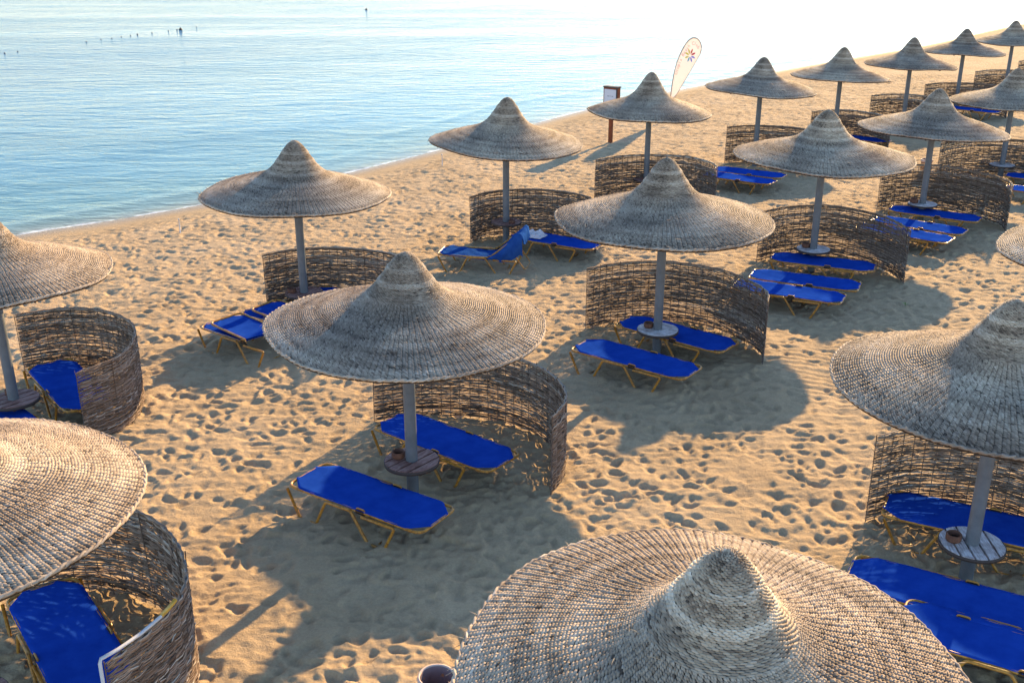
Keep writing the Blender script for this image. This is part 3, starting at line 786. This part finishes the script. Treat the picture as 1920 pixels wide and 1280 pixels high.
# ------------------------------------------------------------------ loungers
LL, LW, LZ = 1.86, .64, .300
def sling_mesh(name, path, hw=.283, cut=(.19, .19), endw=.48, material=None, sag=.018, thick=.006, seed=0, wr=.0022):
    """path: list of (s,z) along the bed; corners cut off at both ends"""
    g = np.random.default_rng(seed)
    path = np.asarray(path, float)
    C, L = catmull(path, 46) if len(path) > 2 else (np.stack([np.linspace(path[0, k], path[1, k], 46) for k in (0, 1)], 1), np.linalg.norm(path[1] - path[0]))
    s = np.linspace(0, L, 46); m = 13
    T = np.gradient(C, axis=0); T /= np.linalg.norm(T, axis=1)[:, None]
    w = hw * np.minimum(1, np.minimum(endw + (1 - endw) * np.clip(s / max(cut[0], 1e-3), 0, 1), endw + (1 - endw) * np.clip((L - s) / max(cut[1], 1e-3), 0, 1)))
    v = np.linspace(-1, 1, m)
    ph = g.uniform(0, 6.28, 4)
    dz = -sag * (1 - v[None] ** 2) * np.sin(np.pi * np.clip(s / L, .03, .97))[:, None] ** .5 + wr * np.sin(9 * s[:, None] + 3 * v[None] + ph[0]) * np.sin(4 * v[None] + ph[1] + 2 * s[:, None]) + wr * .6 * np.sin(23 * s[:, None] + ph[2] - 5 * v[None] ** 2)
    scal = .006 * np.abs(np.sin(s * 42))[:, None] * (np.abs(v)[None] > .95)
    def layer(o):
        return np.stack([np.broadcast_to((C[:, 0] - T[:, 1] * o)[:, None], dz.shape) - T[:, 1:2] * dz, (w[:, None] - scal) * v[None], np.broadcast_to((C[:, 1] + T[:, 0] * o)[:, None], dz.shape) + T[:, 0:1] * dz], -1)
    A, B = layer(0), layer(-thick); n = len(s)
    V = np.concatenate([A.reshape(-1, 3), B.reshape(-1, 3)]); idx = np.arange(n * m).reshape(n, m)
    f = np.stack([idx[:-1, :-1], idx[1:, :-1], idx[1:, 1:], idx[:-1, 1:]], -1).reshape(-1, 4)
    f2 = f[:, ::-1] + n * m
    loop = np.concatenate([idx[0, :], idx[1:, -1], idx[-1, -2::-1], idx[-2:0:-1, 0]])
    l2 = np.roll(loop, -1)
    f3 = np.stack([loop, l2, l2 + n * m, loop + n * m], -1)
    return mesh_np(name, V, np.vstack([f, f2, f3]), material or M_SLING)

def rrect(x0, x1, hw, z, r=.09, n=6):
    pts = []
    for cx, cy, a0 in ((x1 - r, hw - r, 0), (x0 + r, hw - r, 90), (x0 + r, -hw + r, 180), (x1 - r, -hw + r, 270)):
        for k in range(n + 1):
            a = R(a0 + 90 * k / n); pts.append((cx + r * math.cos(a), cy + r * math.sin(a), z))
    return np.array(pts)
def rounded(pts, r=.035, n=4):
    P = np.asarray(pts, float); out = [P[0]]
    for i in range(1, len(P) - 1):
        a, c = P[i - 1] - P[i], P[i + 1] - P[i]; la, lc = np.linalg.norm(a), np.linalg.norm(c)
        p0, p1 = P[i] + a / la * min(r, la * .45), P[i] + c / lc * min(r, lc * .45)
        for k in range(n + 1):
            t = k / n; out.append((1 - t) ** 2 * p0 + 2 * t * (1 - t) * P[i] + t * t * p1)
    out.append(P[-1]); return np.array(out)
SLINGS = [sling_mesh('sling', [(-.012, LZ + .014), (LL + .012, LZ + .014)], hw=.325, seed=s, sag=.016) for s in (1, 2, 3, 4)]
RT = .0165
FRAME = tube_mesh('frame', [rrect(0, LL, LW / 2 - .012, LZ - .004)], RT, M_TUBE, 8, True)
CROSS = tube_mesh('cross_bar', [np.array([(0, -LW / 2 + .02, 0), (0, LW / 2 - .02, 0)])], .010, M_TUBE, 6)
def leg_path(y): return rounded([(.03, y, LZ - .015), (.20, y * 1.02, -.03), (.44, y * 1.02, -.03), (.60, y, LZ - .012), (.95, y, LZ - .005), (1.18, y * 1.02, -.03), (1.40, y * 1.02, -.03), (1.55, y, LZ - .03), (1.10, y * .99, LZ - .035)])
LEGS = [tube_mesh('leg_frame', [leg_path(s * (LW / 2 + .026))], RT, M_TUBE, 8) for s in (-1, 1)]
BRACKET = box_mesh('hinge_bracket', -.065, .065, -.016, .016, -.03, .028, M_BLACK, .008)
BRCLIP = tube_mesh('hinge_clip', [rounded([(-.055, 0, .0), (-.05, 0, .036), (.05, 0, .036), (.06, 0, 0)], .015)], .009, M_TUBE, 6)
SEAM = [sling_mesh('seam', [(0, LZ - .0115), (.008, LZ - .0115)], hw=.318, cut=(0, 0), endw=1.0, material=M_SEAM, sag=.0, wr=0) for _ in range(1)][0]
CAPM = lathe('foot_cap', [(0, 0), (.017, 0), (.017, .035), (.0, .036)], M_BLACK, 10)

def lounger(x, y, ang, label, variant=0, kind='flat', anchor='mid'):
    """x,y: middle of the bed; ang: direction from foot end to head end in degrees"""
    c, s = math.cos(R(ang)), math.sin(R(ang))
    x, y = x * 1.0115, y * 1.0115
    if anchor == 'foot': x, y = x + c * LL / 2, y + s * LL / 2
    zs = [gz(x + c * t, y + s * t) for t in (-.7, -.25, .25, .7)]
    root = thing('sun_lounger', label, 'sun lounger', (x - c * LL / 2, y - s * LL / 2, max(-.01, float(np.mean(zs)))), R(ang), 'blue sling sun loungers')
    for k in (0, 1):
        lg = link('leg_frame', LEGS[k], root)
        br = link('hinge_bracket', BRACKET, root, (1.06, (-1, 1)[k] * (LW / 2 - .012), LZ - .006)); link('hinge_clip', BRCLIP, br)
    for sx_ in (.32, 1.29):
        link('cross_bar', CROSS, root, (sx_, 0, -.018))
    if kind == 'flat':
        link('sling', SLINGS[variant % 4], root); link('frame', FRAME, root)
        sg = -.012
        link('seam', SEAM, root, (.64, 0, .0)); link('seam', SEAM, root, (1.0, 0, .0))
    elif kind == 'folded':
        link('sling', sling_mesh('sling', [(-.012, LZ + .014), (1.08, LZ + .01)], hw=.325, cut=(.15, .0), seed=variant), root)
        fr = link('frame', tube_mesh('frame', [rounded([(1.10, LW / 2 - .012, LZ), (.02, LW / 2 - .012, LZ), (.02, -LW / 2 + .012, LZ), (1.10, -LW / 2 + .012, LZ)], .10)], RT, M_TUBE, 8), root)
        z0, z1 = LZ + .045, LZ + .125; s0, s1 = 1.10, .27
        link('backrest', sling_mesh('backrest', [(s1 + .02, z1 - .004), (s0, z0)], hw=.29, cut=(.10, .0), seed=variant + 5), root)
        link('backrest_frame', tube_mesh('backrest_frame', [rounded([(s0, LW / 2 - .02, z0), (s1, LW / 2 - .02, z1), (s1, -LW / 2 + .02, z1), (s0, -LW / 2 + .02, z0)], .10)], RT, M_TUBE, 8), root)
    elif kind == 'raised':
        link('sling', sling_mesh('sling', [(-.012, LZ + .014), (.5, LZ - .03), (.98, LZ - .05), (1.20, LZ + .08), (1.55, LZ + .40)], cut=(.15, .12), seed=variant), root)
        link('frame', tube_mesh('frame', [rounded([(1.05, LW / 2 - .012, LZ), (.0, LW / 2 - .012, LZ), (.0, -LW / 2 + .012, LZ), (1.05, -LW / 2 + .012, LZ)], .10)], RT, M_TUBE, 8), root)
        link('backrest_frame', tube_mesh('backrest_frame', [rounded([(1.02, LW / 2 - .02, LZ), (1.57, LW / 2 - .02, LZ + .43), (1.57, -LW / 2 + .02, LZ + .43), (1.02, -LW / 2 + .02, LZ)], .10)], RT, M_TUBE, 8), root)
        link('prop_frame', tube_mesh('prop_frame', [rounded([(1.36, LW / 2 - .05, LZ + .26), (1.70, LW / 2 - .05, LZ - .21), (1.70, -LW / 2 + .05, LZ - .21), (1.36, -LW / 2 + .05, LZ + .26)], .07)], .011, M_TUBE, 8), root)
    return root

lounger(-1.52, 9.93, -33.5, 'blue lounger on the open side of the reddish plank table', 0)
lounger(-.80, 11.27, -39, 'blue lounger between the reddish plank table and its windbreak', 1)
lounger(1.75, 13.87, -37.5, 'blue lounger farther from the windbreak beside the raked sand', 2)
lounger(2.48, 14.90, -40, 'blue lounger between whitewashed table and windbreak beside the raked sand', 3)
lounger(5.72, 18.62, -24, 'blue lounger behind the white table near the green seedling', 0)
lounger(5.10, 17.52, -24, 'middle one of three blue loungers near the green seedling', 1)
lounger(4.66, 16.92, -27, 'outermost of three blue loungers near the green seedling', 2)
lounger(9.10, 22.15, -34, 'blue lounger behind the table in front of the small clay bin', 3)
lounger(8.42, 21.20, -38, 'middle of three blue loungers in front of the small clay bin', 0)
lounger(7.92, 20.62, -40, 'outermost of three blue loungers in front of the small clay bin', 1)
lounger(13.15, 25.60, -33, 'blue lounger nearer the windbreak just past the small clay bin', 2)
lounger(12.5, 24.17, -33, 'blue lounger farther from the windbreak past the small clay bin', 3)
lounger(5.98, 26.40, -32, 'blue lounger first beyond the teardrop flag, nearer the parasol pole', 0)
lounger(5.58, 25.72, -36, 'blue lounger first beyond the teardrop flag, farther from the parasol pole', 1)
lounger(10.2, 31.15, -42, 'blue lounger inside the second windbreak beyond the teardrop flag', 2)
lounger(15.75, 36.55, -44, 'blue lounger under the fourth parasol beyond the teardrop flag', 3)
lounger(.86, 20.10, -30, 'flat blue lounger with a crumpled white towel on it', 0)
L_UP = lounger(-.45, 19.15, -12, 'blue lounger with its backrest raised', 1, 'raised')
lounger(-4.62, 15.38, -37, 'folded blue lounger, the farther of two from the windbreak', 2, 'folded', 'foot')
lounger(-4.18, 16.02, -33, 'folded blue lounger, the nearer of two to the windbreak', 3, 'folded', 'foot')
lounger(-2.62, 16.42, -36, 'flat blue lounger beside the two folded ones, against the windbreak', 0)
lounger(-5.95, 12.98, -52, 'blue lounger inside the dense windbreak nearest the water', 1)
lounger(-6.05, 11.58, -45, 'blue lounger on the open side of the table nearest the water', 3)
lounger(-3.80, 7.52, -53, 'blue lounger inside the windbreak with the broken hoop', 2)
lounger(4.80, 9.42, -27, 'blue lounger with bright sun flecks, against the open-weave windbreak', 3)
lounger(4.02, 8.12, -29, 'middle of three blue loungers by the table with wide plank gaps', 0)
lounger(4.24, 7.36, -31, 'outer of three blue loungers by the table with wide plank gaps', 2)

# towel over the raised lounger
tw = link('beach_towel', sling_mesh('beach_towel', [(.06, LZ + .022), (.5, LZ - .005), (.97, LZ - .022), (1.19, LZ + .11), (1.50, LZ + .42), (1.60, LZ + .50), (1.66, LZ + .44), (1.69, LZ + .26)], hw=.335, cut=(.05, 0), material=M_TOWEL_BLUE, sag=.01, wr=.011, thick=.010, seed=9))
tw.location = L_UP.location; tw.rotation_euler = L_UP.rotation_euler
tag(tw, 'blue towel draped over the lounger with the raised backrest', 'towel')
# the towel's near edge hangs down beside the backrest
n = 22; m = 12; uu = np.linspace(0, 1, n)[:, None]; vv = np.linspace(0, 1, m)[None]
sx_ = 1.00 + .66 * uu; zt = LZ + np.interp(sx_, [.97, 1.19, 1.5, 1.6, 1.66], [-.02, .11, .42, .50, .45]); zb = np.maximum(LZ - .02 - .05 * np.sin(3 * uu), zt - .40)
Xf = sx_ + .02 * vv * np.sin(9 * uu); Yf = -.335 - .03 * np.sin(np.pi * vv) - .018 * np.sin(16 * uu + 2 * vv) * vv; Zf = zt + (zb - zt) * vv
A3_ = np.stack(np.broadcast_arrays(Xf, Yf, Zf), -1).reshape(-1, 3)
idx = np.arange(n * m).reshape(n, m); f = np.stack([idx[:-1, :-1], idx[1:, :-1], idx[1:, 1:], idx[:-1, 1:]], -1).reshape(-1, 4)
hf = link('hanging_fold', mesh_np('hanging_fold', np.vstack([A3_, A3_ + np.array([0, .006, 0])]), np.vstack([f, f[:, ::-1] + n * m]), M_TOWEL_BLUE), tw)
# crumpled towel
n = 40; g = np.random.default_rng(5)
a, c = np.meshgrid(np.linspace(-1, 1, n), np.linspace(-1, 1, n)); q = np.sqrt(a ** 2 + c ** 2)
nz = vnoise(n, n, 5, 4) * .10 + vnoise(n, n, 9, 6) * .12
z = .095 * np.clip(1 - np.maximum(np.abs(a), np.abs(c)) ** 3, 0, 1) + np.clip(nz, -.05, .1) * np.clip(1 - np.maximum(np.abs(a), np.abs(c)) ** 4, 0, 1) + .012
V = np.stack([a * .24 + .03 * vnoise(n, n, 6, 8), c * .17 + .04 * vnoise(n, n, 7, 9), z], -1).reshape(-1, 3)
idx = np.arange(n * n).reshape(n, n); F = np.stack([idx[:-1, :-1], idx[:-1, 1:], idx[1:, 1:], idx[1:, :-1]], -1).reshape(-1, 4)
ct = link('crumpled_towel', mesh_np('crumpled_towel', V, F, M_TOWEL_WHITE), None, (.43, 20.58, LZ + gz(.87, 20.33) + .012)); ct.rotation_euler = (0, 0, R(-30))
tag(ct, 'crumpled white towel on the flat blue lounger', 'towel')

# ------------------------------------------------------------------ notice board
sb = thing('notice_board', 'brown-framed notice board with a white panel, on a post by the shore', 'sign', (3.02, 32.4, gz(3.02, 32.4)), R(-38))
link('post', box_mesh('post', -.055, .055, -.05, .05, -.3, .86, M_SIGNWOOD, .006), sb)
link('board', box_mesh('board', -.25, .25, -.085, .085, .86, 1.66, M_SIGNWOOD, .006), sb)
link('panel', box_mesh('panel', -.215, .205, -.096, -.0865, .905, 1.615, M_PANEL, .003), sb)
link('top_trim', box_mesh('top_trim', -.265, .265, -.10, .10, 1.662, 1.70, M_SIGNDARK, .004), sb)
link('side_trim', box_mesh('side_trim', .208, .25, -.099, -.0865, .87, 1.655, M_SIGNDARK, .003), sb)
for k, (x0, x1) in enumerate(((-.10, -.03), (-.015, .04), (.055, .11))):
    link('printed_line', box_mesh('printed_line', x0, x1, -.0975, -.0963, 1.40 + .01 * (k == 1), 1.425, M_PRINT), sb)

# ------------------------------------------------------------------ teardrop flag
fx, fy = 5.40, 36.6
fl = thing('teardrop_flag', 'white teardrop flag with pink lettering and a coloured star, by the shore', 'flag', (fx, fy, gz(fx, fy)), R(-16)); fl.scale = (1, 1, 1.25)
# outline in local x-z, metres, pole side on the left
PO = catmull([(0.0, 0.0), (.02, .60), (.08, 1.15), (.20, 1.60), (.41, 1.99), (.63, 2.17), (.84, 2.14), (.96, 1.96), (.94, 1.78)], 60)[0]
TE = catmull([(.94, 1.78), (.70, 1.40), (.42, .98), (.20, .66), (.05, .56)], 30)[0]
link('pole', tube_mesh('pole', [np.stack([PO[:, 0], 0 * PO[:, 0], PO[:, 1]], -1), np.array([(0, 0, -.25), (0, 0, .02)])], .013, M_FLAGPOLE, 8), fl)
left = PO[np.argmax(PO[:, 1] > .33):]
rows_ = 60; zc = np.linspace(.565, 2.165, rows_)
li = np.argmax(PO[:, 1]); Lx = np.interp(zc, PO[:li + 1, 1], PO[:li + 1, 0])
rb = np.vstack([TE[::-1], PO[li:][::-1][1:]]); o_ = np.argsort(rb[:, 1]); Rx = np.interp(zc, rb[o_, 1], rb[o_, 0])
mcol = 14; tt = np.linspace(0, 1, mcol)
X = Lx[:, None] + (Rx - Lx)[:, None] * tt[None]; Z = np.broadcast_to(zc[:, None], X.shape)
def flag_y(x, z): return .022 * np.sin(3.2 * z + 2.5 * x) * np.clip((x) * 2.2, 0, 1)
Yv = flag_y(X, Z)
V = np.concatenate([np.stack([X, Yv - .002, Z], -1).reshape(-1, 3), np.stack([X, Yv + .002, Z], -1).reshape(-1, 3)])
idx = np.arange(rows_ * mcol).reshape(rows_, mcol); f = np.stack([idx[:-1, :-1], idx[:-1, 1:], idx[1:, 1:], idx[1:, :-1]], -1).reshape(-1, 4)
loop = np.concatenate([idx[0, :], idx[1:, -1], idx[-1, -2::-1], idx[-2:0:-1, 0]]); l2 = np.roll(loop, -1)
sail = link('sail', mesh_np('sail', V, np.vstack([f, f[:, ::-1] + rows_ * mcol, np.stack([loop, loop + rows_ * mcol, l2 + rows_ * mcol, l2], -1)]), M_FLAG), fl)
link('hem', tube_mesh('hem', [np.stack([TE[:, 0], flag_y(TE[:, 0], TE[:, 1]), TE[:, 1]], -1)], .007, M_FLAGPOLE, 6), sail)
# star of eight petals
cx, cz = .60, 1.72
for k in range(8):
    a = R(22 + 45 * k); d = np.array([math.cos(a), math.sin(a)]); nn = np.array([-d[1], d[0]])
    prof = [(.03, 0), (.09, .026), (.16, .020), (.185, 0), (.16, -.020), (.09, -.026)]
    pts = [(cx + d[0] * r_ + nn[0] * w_, cz + d[1] * r_ + nn[1] * w_) for r_, w_ in prof]
    V = [(px, float(flag_y(np.array(px), np.array(pz))) - .0035, pz) for px, pz in pts]
    link('star_petal', poly_mesh('star_petal', V, [[0, 1, 2, 3, 4, 5]], PETALS[(k * 3) % 8], False), sail)
# lettering along the pole edge
word = 'Utopia Beach Club'
pth = catmull([(.16, 1.22), (.24, 1.47), (.36, 1.72), (.52, 1.94), (.66, 2.03), (.80, 2.00), (.88, 1.90)], 200)[0]
for k, ch in enumerate(word):
    if ch == ' ': continue
    i = int((k + .5) / len(word) * 199); p = pth[i]; t = pth[min(i + 2, 199)] - pth[max(i - 2, 0)]; ang = math.atan2(t[1], t[0])
    cu = bpy.data.curves.new('letter', 'FONT'); cu.body = ch; cu.size = .125; cu.align_x = 'CENTER'; cu.align_y = 'CENTER'
    tmp = bpy.data.objects.new('tmp_letter', cu); COL.objects.link(tmp)
    dg = bpy.context.evaluated_depsgraph_get(); lm = bpy.data.meshes.new_from_object(tmp.evaluated_get(dg))
    bpy.data.objects.remove(tmp); lm.name = 'letter'; lm.materials.clear(); lm.materials.append(M_PINK)
    lo = link('letter', lm, sail, (p[0], float(flag_y(np.array(p[0]), np.array(p[1]))) - .006, p[1]))
    lo.rotation_euler = (R(90), -ang, 0)

# ------------------------------------------------------------------ clay bins
def bin_(x, y, h, r, label):
    root = thing('clay_litter_bin', label, 'litter bin', (x, y, gz(x, y)), 0, 'clay litter bins')
    link('body', lathe('body', [(0, -.05), (r * .72, -.05), (r * .80, .02), (r * .95, h * .55), (r * .90, h * .86), (r * .82, h * .86), (r * .78, .05), (0, .04)], M_BINCLAY, 28), root)
    a = np.linspace(0, 2 * np.pi, 49)[:-1]
    rimv = [(r * .88, h * .84), (r * 1.0, h * .86), (r * 1.03, h * .95), (r * .99, h), (r * .90, h * 1.0), (r * .85, h * .95), (r * .84, h * .84)]
    link('rim', lathe('rim', rimv, M_BINRIM, 28), root)
    n = 32; th = np.arange(n) * 2 * np.pi / n; g = np.random.default_rng(3)
    zs = np.linspace(h * .985, h * .25, 9); V = []
    for i, z in enumerate(zs):
        rr_ = r * (.855 - .03 * i) * (1 + (.05 * np.sin(5 * th + i) + .04 * np.sin(9 * th - 2 * i)) * min(1, i / 2) * .8 - .02)
        V.append(np.stack([rr_ * np.cos(th), rr_ * np.sin(th), np.full(n, z)], -1))
    V = np.vstack(V); F = [[i * n + j, i * n + (j + 1) % n, (i + 1) * n + (j + 1) % n, (i + 1) * n + j] for i in range(8) for j in range(n)] + [[8 * n + j for j in range(n)]]
    link('liner', poly_mesh('liner', V, F, M_LINER), root)
bin_(-.60, 6.85, .52, .150, 'tall clay litter bin with a pale rim and dark liner, beside a parasol edge')
bin_(10.93, 27.6, .46, .15, 'small reddish clay bin standing between two windbreaks')

# ------------------------------------------------------------------ buoys, pegs, seedling
BUOY = lathe('buoy', [(0, -.09), (.06, -.085), (.10, -.03), (.10, .05), (.06, .11), (.025, .13), (.025, .17), (0, .172)], M_BUOY, 12)
RING = lathe('rope_eye', [(.022, .165), (.034, .175), (.022, .19), (.010, .175), (.022, .165)], M_ROPE, 10)
for k, (x, y, s) in enumerate([(-27.1, 57.8, 1), (-26.8, 58.7, .8), (-25.2, 64.3, .8), (-24.8, 65.6, .8), (-24.4, 66.3, .85), (-24.2, 67.4, .8), (-23.9, 68.2, .8), (-23.7, 68.9, 1.1), (-23.2, 70.2, .8), (-22.6, 71.7, .8), (-22.3, 72.6, .9), (-21.6, 74.7, .8)]):
    d = x * .003; o = link('mooring_buoy', BUOY, None, (x * 1.03, y * 1.034, SEA_Z)); o.scale = (s * .52, s * .52, s * .42)
    tag(o, 'small dark buoy in the line of buoys out on the sea', 'buoy', 'small buoys in a line'); link('rope_eye', RING, o)
for x, y, s, lab in ((-22.7, 75.0, 2.3, 'large dark buoy within the line of small buoys'), (-12.6, 95.3, 1.9, 'lone dark buoy far out, away from the line of buoys')):
    o = link('mooring_buoy', BUOY, None, (x, y, SEA_Z)); o.scale = (s * .55, s * .55, s * .38); tag(o, lab, 'buoy'); link('rope_eye', RING, o)
PEG = tube_mesh('peg', [np.array([(0, 0, -.1), (.006, 0, .15), (.0, .004, .30)])], .012, M_PIPE, 6)
PEGCAP = lathe('peg_cap', [(0, .29), (.018, .29), (.018, .315), (0, .32)], M_PIPE, 8)
for x, y, lab in ((-7.11, 21.9, 'thin pale peg in the sand, seaward of the folded loungers'), (-1.93, 28.9, 'thin pale peg in the sand, seaward of the raised lounger')):
    o = link('sand_peg', PEG, None, (x, y, gz(x, y))); tag(o, lab, 'peg'); link('peg_cap', PEGCAP, o)
sdl = thing('seedling', 'tiny green seedling in the shaded sand beside three loungers', 'plant', (6.75, 17.1, gz(6.75, 17.1)))
link('stem', tube_mesh('stem', [np.array([(0, 0, -.03), (.004, 0, .04), (0, .004, .075)])], .003, M_LEAF, 5), sdl)
for k in range(5):
    a = k * 1.26; d = np.array([math.cos(a), math.sin(a), .5]); nn = np.array([-math.sin(a), math.cos(a), 0]); b0 = np.array([0, 0, .03 + .009 * k])
    V = [b0, b0 + d * .03 + nn * .012, b0 + d * .065, b0 + d * .03 - nn * .012]
    link('leaf', poly_mesh('leaf', V, [[0, 1, 2], [0, 2, 3]], M_LEAF), sdl)
